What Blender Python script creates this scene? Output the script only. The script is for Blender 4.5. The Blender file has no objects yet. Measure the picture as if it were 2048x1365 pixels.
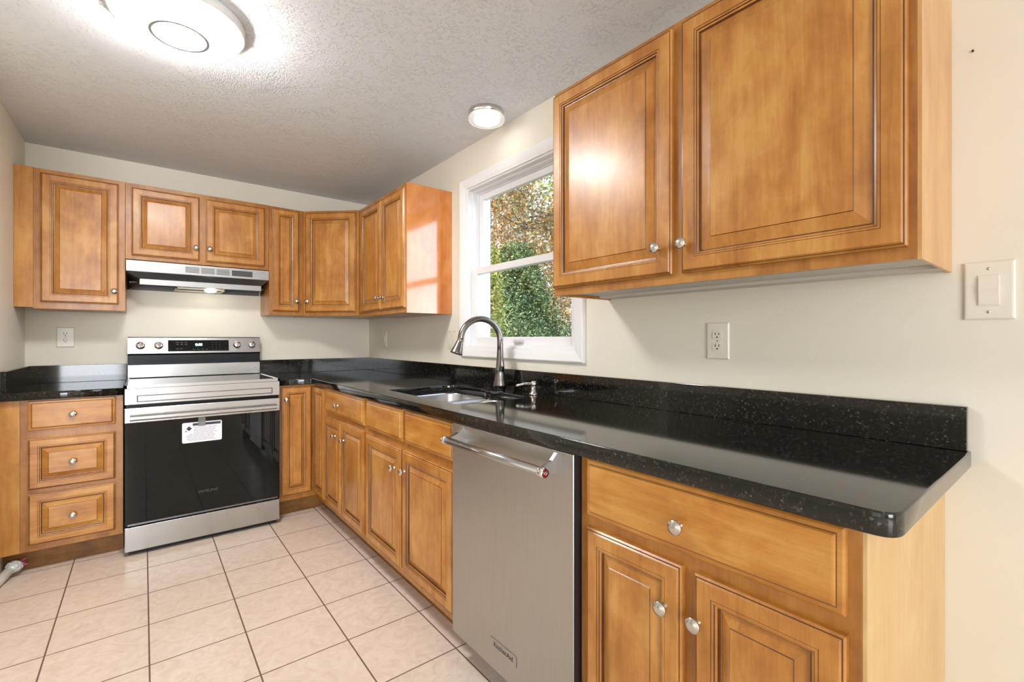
import bpy, bmesh, math, random
from mathutils import Vector, Matrix
R = math.radians
SC = bpy.context.scene
COL = SC.collection

# ------------------------------------------------------------------ camera, world, lights, exposure
cd = bpy.data.cameras.new('camera'); cam = bpy.data.objects.new('camera', cd); COL.objects.link(cam)
cam.location = (-1.505, -3.852, 1.175); cam.rotation_euler = (R(90), 0, R(-38.486))
cd.sensor_width = 36; cd.lens = 36*927/2048; cd.shift_y = -4.5/2048; cd.clip_start = .02; cd.clip_end = 300
SC.camera = cam

w = bpy.data.worlds.new('world'); SC.world = w; w.use_nodes = True
wn = w.node_tree.nodes; wl = w.node_tree.links; wn.clear()
wo = wn.new('ShaderNodeOutputWorld'); wb = wn.new('ShaderNodeBackground')
wt = wn.new('ShaderNodeTexCoord'); ws = wn.new('ShaderNodeSeparateXYZ'); wr = wn.new('ShaderNodeValToRGB')
wl.new(wt.outputs['Generated'], ws.inputs[0]); wl.new(ws.outputs['Z'], wr.inputs[0]); wl.new(wr.outputs[0], wb.inputs[0]); wl.new(wb.outputs[0], wo.inputs[0])
wr.color_ramp.elements[0].position = 0.0; wr.color_ramp.elements[0].color = (.86, .93, 1.0, 1)
wr.color_ramp.elements[1].position = .6; wr.color_ramp.elements[1].color = (.55, .72, .98, 1)
wb.inputs[1].default_value = 1.9
wd_ = wn.new('ShaderNodeVectorMath'); wd_.operation = 'DOT_PRODUCT'; wl.new(wt.outputs['Generated'], wd_.inputs[0]); wd_.inputs[1].default_value = Vector((.46, -.86, .22)).normalized()
wg = wn.new('ShaderNodeMapRange'); wg.interpolation_type = 'SMOOTHSTEP'; wl.new(wd_.outputs['Value'], wg.inputs[0])
wg.inputs[1].default_value = .70; wg.inputs[2].default_value = .95; wg.inputs[3].default_value = 1.25; wg.inputs[4].default_value = 5.5    # bright sky lobe added for the reflection on the orange side panel
wl.new(wg.outputs[0], wb.inputs[1])

def light(name, kind, loc, rot, energy, color=(1, 1, 1), **kw):
    d = bpy.data.lights.new(name, kind); d.energy = energy; d.color = color
    for k, v in kw.items(): setattr(d, k, v)
    o = bpy.data.objects.new(name, d); COL.objects.link(o); o.location = loc; o.rotation_euler = rot
    return o
light('sun', 'SUN', (0, 0, 8), (R(52), 0, R(-120)), 7.0, (1, .93, .82), angle=R(1))
# area lights added out of view, behind and far left, to brighten the room
light('rear_daylight_fill', 'AREA', (-3.15, -8.92, 1.25), (R(90), 0, 0), 165, (.91, .955, 1.0), shape='RECTANGLE', size=2.6, size_y=1.9)
light('side_daylight_fill', 'AREA', (-6.44, -4.6, 1.2), (R(90), 0, R(-90)), 12, (.91, .955, 1.0), shape='RECTANGLE', size=2.4, size_y=2.0)
# second ceiling lamp of the room, behind the camera
light('rear_ceiling_lamp', 'AREA', (-1.45, -5.9, 2.25), (0, 0, 0), 4, (1, .99, .97), shape='DISK', size=.36)
SC.view_settings.view_transform = 'Standard'; SC.view_settings.look = 'None'
SC.view_settings.exposure = 0.37; SC.view_settings.gamma = 1.0; SC.view_settings.use_curve_mapping = False

# ------------------------------------------------------------------ materials
def srgb(r, g, b):
    f = lambda c: (c/255/12.92) if c/255 <= .04045 else ((c/255+.055)/1.055)**2.4
    return (f(r), f(g), f(b), 1)
class Mat:
    def __init__(s, name):
        s.m = bpy.data.materials.new(name); s.m.use_nodes = True
        s.t = s.m.node_tree; s.n = s.t.nodes; s.l = s.t.links
        s.b = s.n['Principled BSDF']
    def new(s, k, **kw):
        x = s.n.new(k)
        for a, v in kw.items(): setattr(x, a, v)
        return x
    def set(s, **kw):
        for k, v in kw.items(): s.b.inputs[k.replace('_', ' ')].default_value = v
        return s
    def coords(s, scale, loc=(0, 0, 0), rnd=False):
        tc = s.new('ShaderNodeTexCoord'); mp = s.new('ShaderNodeMapping')
        mp.inputs['Scale'].default_value = scale; mp.inputs['Location'].default_value = loc
        s.l.new(tc.outputs['Object'], mp.inputs[0])
        if rnd:
            oi = s.new('ShaderNodeObjectInfo'); vm = s.new('ShaderNodeVectorMath', operation='MULTIPLY_ADD')
            s.l.new(oi.outputs['Random'], vm.inputs[0]); vm.inputs[1].default_value = (37, 53, 71); s.l.new(mp.outputs[0], vm.inputs[2])
            return vm.outputs[0]
        return mp.outputs[0]
    def noise(s, vec, scale, detail=4, rough=.55, dist=0):
        x = s.new('ShaderNodeTexNoise'); x.inputs['Scale'].default_value = scale; x.inputs['Detail'].default_value = detail
        x.inputs['Roughness'].default_value = rough; x.inputs['Distortion'].default_value = dist; s.l.new(vec, x.inputs['Vector']); return x.outputs['Fac']
    def ramp(s, fac, *stops):
        x = s.new('ShaderNodeValToRGB'); e = x.color_ramp.elements
        while len(e) < len(stops): e.new(.5)
        for i, (p, c) in enumerate(stops): e[i].position = p; e[i].color = c if len(c) == 4 else (*c, 1)
        s.l.new(fac, x.inputs[0]); return x.outputs[0]
    def mix(s, fac, a, b, mode='MIX'):
        x = s.new('ShaderNodeMix', data_type='RGBA', blend_type=mode)
        for sock, v in ((x.inputs[0], fac), (x.inputs[6], a), (x.inputs[7], b)):
            if hasattr(v, 'is_linked') or isinstance(v, bpy.types.NodeSocket): s.l.new(v, sock)
            else: sock.default_value = v
        return x.outputs[2]
    def math(s, op, a, b=0.0):
        x = s.new('ShaderNodeMath', operation=op)
        for sock, v in ((x.inputs[0], a), (x.inputs[1], b)):
            if isinstance(v, bpy.types.NodeSocket): s.l.new(v, sock)
            else: sock.default_value = v
        return x.outputs[0]
    def col(s, c):
        if isinstance(c, bpy.types.NodeSocket): s.l.new(c, s.b.inputs['Base Color'])
        else: s.b.inputs['Base Color'].default_value = c
        return s
    def bump(s, h, strength, dist):
        x = s.new('ShaderNodeBump'); x.inputs['Strength'].default_value = strength; x.inputs['Distance'].default_value = dist
        s.l.new(h, x.inputs['Height']); s.l.new(x.outputs[0], s.b.inputs['Normal']); return s

def wood(name, dark, mid, lite, scale=(20, 20, 1.6), rough=.34, coat=.24, blotch=(5, 5, 2.6)):
    m = Mat(name)
    g = m.noise(m.coords(scale, rnd=True), 2.2, 6, .62, .6)
    b = m.noise(m.coords(blotch, (3, 1, 2), rnd=True), 1.6, 4, .6, .4)
    f = m.math('ADD', m.math('MULTIPLY', g, .36), m.math('MULTIPLY', b, .64))
    mo = m.noise(m.coords((1, 1, 1) if scale[2] < scale[0] else (1, 1, 1), (5, 2, 1), rnd=True), 11, 5, .65, .8)
    f = m.math('ADD', m.math('MULTIPLY', f, .78), m.math('MULTIPLY', mo, .22))
    fine = m.noise(m.coords((scale[0]*7, scale[1]*7, scale[2]*4), rnd=True), 2, 3)
    c = m.ramp(f, (.39, srgb(*dark)), (.5, srgb(*mid)), (.61, srgb(*lite)))
    c = m.mix(.16, c, m.ramp(fine, (.3, (.35, .22, .1)), (.7, (1, .9, .7))), 'MULTIPLY')
    m.col(c).set(Roughness=rough, Coat_Weight=coat, Coat_Roughness=.22 if coat < 1 else .09, Coat_IOR=1.5 if coat < 1 else 1.65)
    m.bump(fine, .05, .002)
    return m.m
WV = wood('honey_maple_vertical', (160, 100, 36), (185, 125, 54), (203, 149, 78))
WH = wood('honey_maple_horizontal', (164, 102, 34), (190, 130, 54), (207, 154, 78), scale=(1.6, 1.6, 22), blotch=(2.4, 2.4, 6))
GL = wood('honey_maple_glazed_groove', (84, 44, 14), (98, 54, 18), (112, 64, 24))
WF = wood('honey_maple_face_frame', (150, 92, 34), (172, 114, 46), (188, 132, 62))
PALE = wood('pale_birch_side', (204, 164, 104), (213, 175, 117), (220, 186, 132), scale=(30, 30, 1.2), rough=.4, coat=.1)
PALE2 = wood('light_maple_side', (196, 140, 78), (208, 156, 94), (220, 172, 110), scale=(24, 24, 1.5), rough=.32, coat=.2)
ORG = wood('orange_maple_side', (196, 112, 38), (210, 128, 50), (222, 144, 66), scale=(10, 10, 1.3), rough=.16, coat=1)
TOE = wood('brown_toe_board', (112, 70, 22), (134, 90, 34), (150, 104, 44), scale=(2, 2, 20), rough=.5, coat=0)
FILL = wood('maple_filler_strip', (176, 116, 46), (196, 138, 64), (210, 156, 82))

m = Mat('cream_wall_paint')
n1 = m.noise(m.coords((1, 1, 1)), 260, 3); n2 = m.noise(m.coords((1, 1, 1)), 1.3, 3)
m.col(m.ramp(n2, (.3, srgb(229, 222, 206)), (.7, srgb(234, 228, 213)))).set(Roughness=.55).bump(n1, .10, .001); WALL = m.m

m = Mat('textured_ceiling_plaster')
v = m.coords((1, 1, 1)); a = m.noise(v, 34, 4, .55, 1.8); b = m.noise(v, 9, 3, .5, .5)
crest = m.ramp(a, (.52, (0, 0, 0)), (.62, (1, 1, 1)))
patch = m.new('ShaderNodeVectorMath', operation='DISTANCE'); m.l.new(v, patch.inputs[0]); patch.inputs[1].default_value = (-1.16, -1.55, 2.313)
pm = m.ramp(patch.outputs['Value'], (.10, (1, 1, 1)), (.20, (0, 0, 0)))
st = m.noise(m.coords((70, 22, 1)), 1.4, 3, .5, 1.2); st = m.ramp(st, (.45, (0, 0, 0)), (.55, (1, 1, 1)))
hh = m.math('ADD', m.math('MULTIPLY', crest, m.ramp(b, (.35, (.15, .15, .15)), (.65, (1, 1, 1)))), m.math('MULTIPLY', st, m.math('MULTIPLY', pm, 1.3)))
m.col(srgb(231, 235, 240)).set(Roughness=.75).bump(hh, .65, .0068); CEIL = m.m

m = Mat('cream_floor_tile')
tc = m.new('ShaderNodeTexCoord'); mp = m.new('ShaderNodeMapping'); mp.inputs['Location'].default_value = (1.4885, .891, 0); m.l.new(tc.outputs['Object'], mp.inputs[0])
br = m.new('ShaderNodeTexBrick', offset=0, squash=1); m.l.new(mp.outputs[0], br.inputs['Vector'])
for k, v in dict(Scale=1, Mortar_Size=.0028, Mortar_Smooth=.15, Bias=0, Brick_Width=.2975, Row_Height=.2965).items(): br.inputs[k.replace('_', ' ')].default_value = v
br.inputs['Color1'].default_value = (0, 0, 0, 1); br.inputs['Color2'].default_value = (1, 1, 1, 1); br.inputs['Mortar'].default_value = (.5, .5, .5, 1)
n1 = m.noise(m.coords((1, 1, 1)), 14, 6, .65, 2.2); n2 = m.noise(m.coords((1, 1, 1)), 3, 3)
c = m.ramp(n1, (.30, srgb(219, 200, 182)), (.5, srgb(230, 214, 198)), (.70, srgb(236, 224, 210)))
c = m.mix(m.math('MULTIPLY', n2, .35), c, srgb(226, 198, 176))
c = m.mix(br.outputs['Fac'], c, srgb(112, 88, 72))
m.col(c).set(Roughness=.22, Specular_IOR_Level=.5)
rr = m.math('ADD', m.math('MULTIPLY', br.outputs['Fac'], .5), .2); m.l.new(rr, m.b.inputs['Roughness'])
m.bump(m.math('SUBTRACT', m.math('MULTIPLY', n1, .15), br.outputs['Fac']), .25, .002); TILE = m.m

m = Mat('black_speckled_granite')
v = m.coords((1, 1, 1)); vo = m.new('ShaderNodeTexVoronoi'); vo.inputs['Scale'].default_value = 230; m.l.new(v, vo.inputs['Vector'])
sp = m.noise(v, 120, 5, .7); big = m.noise(v, 35, 4)
c = m.ramp(sp, (.44, srgb(9, 10, 9)), (.58, srgb(28, 27, 21)), (.72, srgb(84, 72, 50)))
fl = m.ramp(vo.outputs['Color'], (.87, (0, 0, 0)), (.93, (1, 1, 1)))
c = m.mix(m.math('MULTIPLY', fl, .5), c, srgb(120, 122, 112)); c = m.mix(m.math('MULTIPLY', big, .25), c, srgb(14, 18, 16))
m.col(c).set(Roughness=.07, Specular_IOR_Level=.6); GRAN = m.m

def steel(name, base, rough, scale, bump=.012, var=.04):
    m = Mat(name); n = m.noise(m.coords(scale), 3, 4); n2 = m.noise(m.coords((2, 2, 2)), 1.5, 3)
    m.col(m.ramp(n, (.3, tuple(x*.92 for x in base)), (.7, base))).set(Metallic=1)
    m.l.new(m.math('ADD', m.math('MULTIPLY', n2, var), rough - var/2), m.b.inputs['Roughness'])
    m.bump(n, bump, .001); return m.m
STH = steel('brushed_steel_horizontal', (.46, .455, .445), .27, (2, 2, 160))
STV = steel('brushed_steel_vertical', (.49, .485, .465), .38, (120, 120, 2.5), .05, .10)
SINK = steel('sink_steel', (.66, .66, .66), .28, (6, 160, 6))
HST = steel('satin_hood_steel', (.36, .36, .355), .44, (2, 2, 160))
NICK = steel('brushed_nickel', (.66, .64, .60), .22, (30, 30, 30))
FAUC = steel('spot_resist_nickel', (.25, .235, .22), .28, (30, 30, 30))
CHR = Mat('chrome').col((.75, .75, .75, 1)).set(Metallic=1, Roughness=.07).m
def plain(name, c, rough=.5, **kw):
    m = Mat(name); n = m.noise(m.coords((1, 1, 1)), 60, 2)
    c = tuple(c); m.col(m.mix(m.math('MULTIPLY', n, .06), c, tuple(x*.8 for x in c[:3]) + (1,))).set(Roughness=rough, **kw); return m.m
def emit(name, c, s, base=(.9, .9, .9, 1)):
    return Mat(name).col(base).set(Emission_Color=c, Emission_Strength=s, Roughness=.4).m
GLASSB = plain('black_oven_glass', (.005, .006, .006, 1), .01, Specular_IOR_Level=.3)
BLK = plain('black_enamel', (.010, .012, .015, 1), .35, Specular_IOR_Level=.25)
DARK = plain('dark_cavity', (.012, .011, .010, 1), .7)
HOODIN = plain('grey_hood_interior', (.12, .125, .12, 1), .4)
MESHF = plain('greasy_filter_mesh', srgb(120, 110, 74), .6)
WHT = plain('white_window_paint', srgb(240, 240, 240), .35)
VINYL = plain('white_vinyl', srgb(236, 236, 238), .3)
PLATE = plain('ivory_plastic', srgb(232, 226, 212), .3)
PLATE2 = plain('almond_plastic', srgb(226, 218, 200), .3)
WHP = plain('white_paper', srgb(232, 232, 238), .5)
INK = plain('printed_ink', srgb(52, 52, 60), .6)
INK2 = plain('grey_printed_ink', srgb(150, 150, 158), .6)
UNDER = plain('white_cabinet_underside', srgb(214, 210, 200), .6)
TAPE = Mat('clear_tape').col(srgb(150, 160, 155)).set(Roughness=.25, Alpha=.55).m
RED = plain('red_medallion', srgb(120, 14, 22), .25)
GRYT = plain('faint_grey_print', srgb(74, 74, 74), .4)
PVC = plain('white_pvc', srgb(228, 226, 220), .35)
WRAP = plain('clear_plastic_wrap', srgb(205, 210, 208), .2)
PINK = plain('purple_primer', srgb(190, 70, 130), .4)
SLOT = plain('outlet_slot', srgb(40, 36, 32), .6)
GLOW = emit('lamp_diffuser_glow', (1, .99, .97, 1), 68)
GLOW2 = emit('small_lamp_glow', (1, .97, .92, 1), 7)
GLOW3 = emit('hood_lamp_glow', (1, .96, .86, 1), 26)
LED = emit('clock_digits', (.55, .85, 1, 1), 5)
LWHT = plain('lamp_white_rim', srgb(240, 240, 240), .3)
LGREY = plain('lamp_grey_ring', srgb(150, 150, 150), .35)
GLS = Mat('window_glass'); GLS.n.clear()
_o = GLS.new('ShaderNodeOutputMaterial'); _t = GLS.new('ShaderNodeBsdfTransparent'); _g = GLS.new('ShaderNodeBsdfGlossy'); _g.inputs['Roughness'].default_value = 0
_m = GLS.new('ShaderNodeMixShader'); _f = GLS.new('ShaderNodeMapRange'); _lw = GLS.new('ShaderNodeLayerWeight'); GLS.l.new(GLS.math('POWER', _lw.outputs['Facing'], 5.0), _f.inputs['Value']); _f.inputs['To Min'].default_value = .03; _f.inputs['To Max'].default_value = .6
GLS.l.new(_f.outputs[0], _m.inputs[0]); GLS.l.new(_t.outputs[0], _m.inputs[1]); GLS.l.new(_g.outputs[0], _m.inputs[2]); GLS.l.new(_m.outputs[0], _o.inputs[0]); GLS = GLS.m
ACR = Mat('clear_acrylic'); ACR.col((.95, .95, .95, 1)).set(Roughness=.1, Alpha=.35); ACR = ACR.m
def leafmat(name, *cols):
    m = Mat(name); g = m.new('ShaderNodeNewGeometry')
    n = len(cols); m.col(m.ramp(g.outputs['Random Per Island'], *[(i/(n-1), srgb(*c)) for i, c in enumerate(cols)])).set(Roughness=.6)
    m.b.inputs['Transmission Weight'].default_value = 0; return m.m
EVER = leafmat('evergreen_leaf', (58, 78, 48), (88, 112, 66), (120, 142, 88), (166, 178, 122))
FALL = leafmat('autumn_leaf', (150, 112, 84), (176, 134, 96), (186, 160, 104), (140, 146, 104), (206, 150, 70), (118, 126, 96), (168, 140, 110))
YELL = leafmat('yellow_green_leaf', (150, 160, 80), (180, 180, 96), (120, 140, 70))
BARK = plain('grey_brown_bark', srgb(120, 104, 90), .8)
GRASS = plain('lawn', srgb(110, 120, 70), .9)
SIDING = plain('white_siding', srgb(225, 228, 235), .6)
ROOFM = plain('grey_roof', srgb(120, 120, 130), .8)

# ------------------------------------------------------------------ mesh helpers
BM = bmesh.new
def box(bm, x0, x1, y0, y1, z0, z1, mi=0, bev=0):
    x0, x1 = sorted((x0, x1)); y0, y1 = sorted((y0, y1)); z0, z1 = sorted((z0, z1))
    r = bmesh.ops.create_cube(bm, size=1)
    bmesh.ops.scale(bm, vec=(x1-x0, y1-y0, z1-z0), verts=r['verts']); bmesh.ops.translate(bm, vec=((x0+x1)/2, (y0+y1)/2, (z0+z1)/2), verts=r['verts'])
    fs = {f for v in r['verts'] for f in v.link_faces}
    for f in fs: f.material_index = mi
    if bev:
        es = {e for v in r['verts'] for e in v.link_edges}
        b = bmesh.ops.bevel(bm, geom=list(es), offset=bev, segments=2, affect='EDGES', profile=.5)
        for f in b['faces']: f.material_index = mi
    return bm
def bx(*a, **k): return box(BM(), *a, **k)
def prism(bm, pts, z0, z1, mi=0):           # plan polygon (x,y) extruded in z
    lo = [bm.verts.new((x, y, z0)) for x, y in pts]; hi = [bm.verts.new((x, y, z1)) for x, y in pts]; n = len(pts)
    fs = [bm.faces.new(lo[::-1]), bm.faces.new(hi)] + [bm.faces.new((lo[i], lo[(i+1) % n], hi[(i+1) % n], hi[i])) for i in range(n)]
    for f in fs: f.material_index = mi
    bmesh.ops.recalc_face_normals(bm, faces=fs); return bm
def extr(bm, pts, ax, a0, a1, mi=0):        # polygon in the plane across axis ax, extruded from a0 to a1
    def P(p, a): return (a, p[0], p[1]) if ax == 'x' else (p[0], a, p[1])
    lo = [bm.verts.new(P(p, a0)) for p in pts]; hi = [bm.verts.new(P(p, a1)) for p in pts]; n = len(pts)
    fs = [bm.faces.new(lo[::-1]), bm.faces.new(hi)] + [bm.faces.new((lo[i], lo[(i+1) % n], hi[(i+1) % n], hi[i])) for i in range(n)]
    for f in fs: f.material_index = mi
    bmesh.ops.recalc_face_normals(bm, faces=fs); return bm
def frame_of(n):
    n = Vector(n).normalized(); t = Vector((0, 0, 1)) if abs(n.z) < .9 else Vector((1, 0, 0))
    u = t.cross(n).normalized(); return u, n.cross(u), n
def lathe(bm, prof, o=(0, 0, 0), ax=(0, 0, 1), seg=24, mi=0, mis=None):
    u, v, n = frame_of(ax); o = Vector(o); rings = []
    for r, h in prof:
        if r < 1e-6: rings.append([bm.verts.new(o+n*h)])
        else: rings.append([bm.verts.new(o+n*h+(u*math.cos(a)+v*math.sin(a))*r) for a in (2*math.pi*i/seg for i in range(seg))])
    for k in range(len(rings)-1):
        A, B = rings[k], rings[k+1]
        for i in range(seg):
            j = (i+1) % seg
            if len(A) == 1 and len(B) == 1: continue
            if len(A) == 1: f = bm.faces.new((A[0], B[i], B[j]))
            elif len(B) == 1: f = bm.faces.new((A[i], A[j], B[0]))
            else: f = bm.faces.new((A[i], A[j], B[j], B[i]))
            f.smooth = True; f.material_index = mis[k] if mis else mi
    bmesh.ops.recalc_face_normals(bm, faces=bm.faces[:]); return bm
def tube(bm, path, rad, seg=12, mi=0, cap=True):
    path = [Vector(p) for p in path]; n = len(path); rad = rad if isinstance(rad, (list, tuple)) else [rad]*n
    prev = None; rings = []
    for i, p in enumerate(path):
        t = (path[min(i+1, n-1)]-path[max(i-1, 0)]).normalized()
        if prev is None: u = frame_of(t)[0]
        else: u = (prev-t*prev.dot(t)).normalized()
        prev = u; v = t.cross(u)
        rings.append([bm.verts.new(p+(u*math.cos(a)+v*math.sin(a))*rad[i]) for a in (2*math.pi*k/seg for k in range(seg))])
    for A, B in zip(rings, rings[1:]):
        for i in range(seg):
            j = (i+1) % seg; f = bm.faces.new((A[i], A[j], B[j], B[i])); f.smooth = True; f.material_index = mi
    if cap:
        for q in (rings[0][::-1], rings[-1]): bm.faces.new(q).material_index = mi
    return bm
def rings(bm, rs, mis=None, cap0=False, cap1=True, smooth=False):  # loft a list of closed point loops
    V = [[bm.verts.new(p) for p in r] for r in rs]; n = len(rs[0])
    for k in range(len(V)-1):
        for i in range(n):
            j = (i+1) % n; f = bm.faces.new((V[k][i], V[k][j], V[k+1][j], V[k+1][i])); f.material_index = mis[k] if mis else 0; f.smooth = smooth
    if cap1: bm.faces.new(V[-1]).material_index = mis[-1] if mis else 0
    if cap0: bm.faces.new(V[0][::-1]).material_index = mis[0] if mis else 0
    return bm
def panel(o, u, n, wd, ht, prof, mi_cap=0):   # profiled slab: prof = (inset, depth, material of the strip that ends there)
    o, u, n, v = Vector(o), Vector(u), Vector(n), Vector((0, 0, 1)); rs = []
    for ins, d, _ in prof: rs.append([o+u*a+v*b+n*d for a, b in ((ins, ins), (wd-ins, ins), (wd-ins, ht-ins), (ins, ht-ins))])
    bm = rings(BM(), rs, [p[2] for p in prof[1:]]+[mi_cap], cap0=True)
    bmesh.ops.recalc_face_normals(bm, faces=bm.faces[:]); return bm
def door_prof(sw=.042, bv=.020):
    e_ = sw+.0135+bv
    return [(0, 0, 0), (0, .012, 0), (.0035, .0155, 0), (.006, .016, 1), (.009, .019, 0), (sw-.004, .019, 0), (sw-.0025, .0178, 1), (sw+.002, .0178, 0), (sw+.0038, .0150, 1),
            (sw+.008, .0135, 0), (sw+.0098, .0085, 1), (sw+.0122, .0080, 1), (sw+.0135, .0080, 0), (e_, .0172, 0), (e_+.0014, .0188, 1), (e_+.004, .019, 0)]
SLAB = [(0, 0, 0), (0, .010, 0), (.004, .0125, 0), (.011, .0132, 0), (.0125, .0136, 1), (.015, .0185, 0), (.018, .019, 0)]
def rrect(x0, x1, y0, y1, r, z, seg=6):
    pts = []
    for cx, cy, a0 in ((x1-r, y1-r, 0), (x0+r, y1-r, 90), (x0+r, y0+r, 180), (x1-r, y0+r, 270)):
        for k in range(seg+1):
            a = R(a0+90*k/seg); pts.append((cx+r*math.cos(a), cy+r*math.sin(a), z))
    return pts
def round_poly(pts, rad, seg=6):
    out = []; n = len(pts)
    for i, p in enumerate(pts):
        r = rad[i] if isinstance(rad, (list, tuple)) else rad
        P = Vector(p).to_2d() if len(p) > 2 else Vector(p); A = Vector(pts[i-1]); B = Vector(pts[(i+1) % n])
        if r <= 0: out.append(tuple(P)); continue
        a = (A-P).normalized(); b = (B-P).normalized(); ang = a.angle(b); d = min(r/math.tan(ang/2), (A-P).length*.49, (B-P).length*.49)
        p0 = P+a*d; p1 = P+b*d
        for k in range(seg+1):
            t = k/seg; out.append(tuple((p0*(1-t)+P*t)*(1-t)+(P*(1-t)+p1*t)*t))
    return out
def flat_mesh(loops, z0, z1, bev):           # plan with holes -> slab with eased edges
    c = bpy.data.curves.new('tmp', 'CURVE'); c.dimensions = '2D'; c.fill_mode = 'BOTH'; c.extrude = (z1-z0)/2-bev; c.bevel_depth = bev; c.bevel_resolution = 2
    for L in loops:
        s = c.splines.new('POLY'); s.points.add(len(L)-1); s.use_cyclic_u = True
        for q, (x, y) in zip(s.points, L): q.co = (x, y, 0, 1)
    o = bpy.data.objects.new('tmp', c); COL.objects.link(o); bpy.context.view_layer.update()
    me = bpy.data.meshes.new_from_object(o.evaluated_get(bpy.context.evaluated_depsgraph_get()))
    COL.objects.unlink(o); bpy.data.objects.remove(o)
    bm = BM(); bm.from_mesh(me); bmesh.ops.translate(bm, vec=(0, 0, (z0+z1)/2), verts=bm.verts[:]); return bm
def text_bm(s, size, o, u, v, depth=.0006, align='CENTER'):
    c = bpy.data.curves.new('tmp', 'FONT'); c.body = s; c.size = size; c.align_x = align; c.align_y = 'CENTER'; c.extrude = depth
    ob = bpy.data.objects.new('tmp', c); COL.objects.link(ob); bpy.context.view_layer.update()
    me = bpy.data.meshes.new_from_object(ob.evaluated_get(bpy.context.evaluated_depsgraph_get()))
    COL.objects.unlink(ob); bpy.data.objects.remove(ob)
    bm = BM(); bm.from_mesh(me); u = Vector(u).normalized(); v = Vector(v).normalized(); n = u.cross(v)
    M = Matrix(((u.x, v.x, n.x, o[0]), (u.y, v.y, n.y, o[1]), (u.z, v.z, n.z, o[2]), (0, 0, 0, 1)))
    bmesh.ops.transform(bm, matrix=M, verts=bm.verts[:]); return bm

# ------------------------------------------------------------------ object helpers
def link(name, bm, mats, parent=None, off=(0, 0, 0)):
    me = bpy.data.meshes.new(name)
    bmesh.ops.translate(bm, vec=-Vector(off), verts=bm.verts[:]); bm.to_mesh(me); bm.free()
    for mm in (mats if isinstance(mats, (list, tuple)) else [mats]): me.materials.append(mm)
    o = bpy.data.objects.new(name, me); COL.objects.link(o); o.parent = parent; return o
class Thing:
    def __init__(s, name, label, cat, loc, group=None):
        s.loc = Vector(loc); s.o = bpy.data.objects.new(name, None); COL.objects.link(s.o); s.o.location = loc; s.o.empty_display_size = .1
        s.o['label'] = label; s.o['category'] = cat
        if group: s.o['group'] = group
    def part(s, name, bm, mats, parent=None, label=None):
        o = link(name, bm, mats, parent or s.o, s.loc)
        if label: o['label'] = label
        return o
def single(name, label, cat, bm, mats, loc, group=None):
    o = link(name, bm, mats, None, loc); o.location = loc; o['label'] = label; o['category'] = cat
    if group: o['group'] = group
    return o
def struct(name, bm, mats, parent=None):
    o = link(name, bm, mats, parent)
    if not parent: o['kind'] = 'structure'
    return o
KB = lathe(BM(), [(.0075, 0), (.0065, .003), (.005, .006), (.0052, .012), (.0125, .0155), (.0155, .018), (.016, .0205), (.0148, .0225), (.0125, .0232), (.0115, .0245), (.006, .0262), (0, .0266)], ax=(0, -1, 0), seg=20)
KME = bpy.data.meshes.new('knob'); KB.to_mesh(KME); KB.free(); KME.materials.append(NICK)
def knob(th, parent, p, n):
    o = bpy.data.objects.new('knob', KME); COL.objects.link(o); o.parent = parent
    o.location = Vector(p)-th.loc; o.rotation_euler = (0, 0, math.atan2(n[1], n[0])+math.pi/2)
def door(th, name, o, u, n, wd, ht, kn=None, sw=.042, bv=.022, flat=False, mats=None):
    d = th.part(name, panel(o, u, n, wd, ht, SLAB if flat else door_prof(sw, bv)), mats or ([WH, GL] if flat else [WV, GL]))
    if kn: knob(th, d, Vector(kn)+Vector(n)*.019, n)
    return d

# ------------------------------------------------------------------ room shell
FZ, CZ = .024, 2.313
struct('floor', bx(-6.6, .14, -9.1, .14, -.1, FZ), TILE)
struct('ceiling', bx(-6.6, .14, -9.1, .14, CZ, CZ+.1), CEIL)
struct('wall_back', bx(-6.6, .14, 0, .14, FZ, CZ), WALL)
WY0, WY1, WZ0, WZ1 = -2.414, -1.53, 1.127, 2.061    # window opening
b = BM(); box(b, 0, .14, WY1, 0, FZ, CZ); box(b, 0, .14, -9.1, WY0, FZ, CZ); box(b, 0, .14, WY0, WY1, FZ, WZ0); box(b, 0, .14, WY0, WY1, WZ1, CZ)
struct('wall_right', b, WALL)
struct('wall_left', bx(-2.162, -2.042, -1.5, 0, FZ, CZ), WALL)
struct('wall_far_left', bx(-6.6, -6.48, -9.1, 0, FZ, CZ), WALL)
b = BM(); box(b, -6.48, -4.45, -9.1, -8.98, FZ, CZ); box(b, -1.85, 0, -9.1, -8.98, FZ, CZ); box(b, -4.45, -1.85, -9.1, -8.98, 2.2, CZ); box(b, -4.45, -1.85, -9.1, -8.98, FZ, .3)
struct('wall_rear', b, WALL)

# window
win = bpy.data.objects.new('window_1', None); COL.objects.link(win); win['kind'] = 'structure'
def ringbox(bm, y0, y1, z0, z1, wd, x0, x1, prof=None):
    rs = []
    for ins, x in (prof or [(0, x1), (0, x0), (wd, x0), (wd, x1)]):
        rs.append([(x, y0+ins, z0+ins), (x, y1-ins, z0+ins), (x, y1-ins, z1-ins), (x, y0+ins, z1-ins)])
    rings(bm, rs, cap1=False); bmesh.ops.recalc_face_normals(bm, faces=bm.faces[:]); return bm
b = ringbox(BM(), WY0-.058, WY1+.058, WZ0-.058, WZ1+.058, .058, 0, 0, [(0, 0), (0, -.016), (.006, -.020), (.040, -.014), (.052, -.010), (.058, -.010), (.058, .01)])
struct('casing', b, WHT, win)
b = ringbox(BM(), WY0, WY1, WZ0, WZ1, .018, 0, 0, [(0, .0), (.010, .0), (.010, .03), (.018, .03), (.018, .064), (.026, .064), (.026, .15), (-.03, .15), (-.03, .17), (0, .17)])
struct('jamb', b, VINYL, win)
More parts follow.
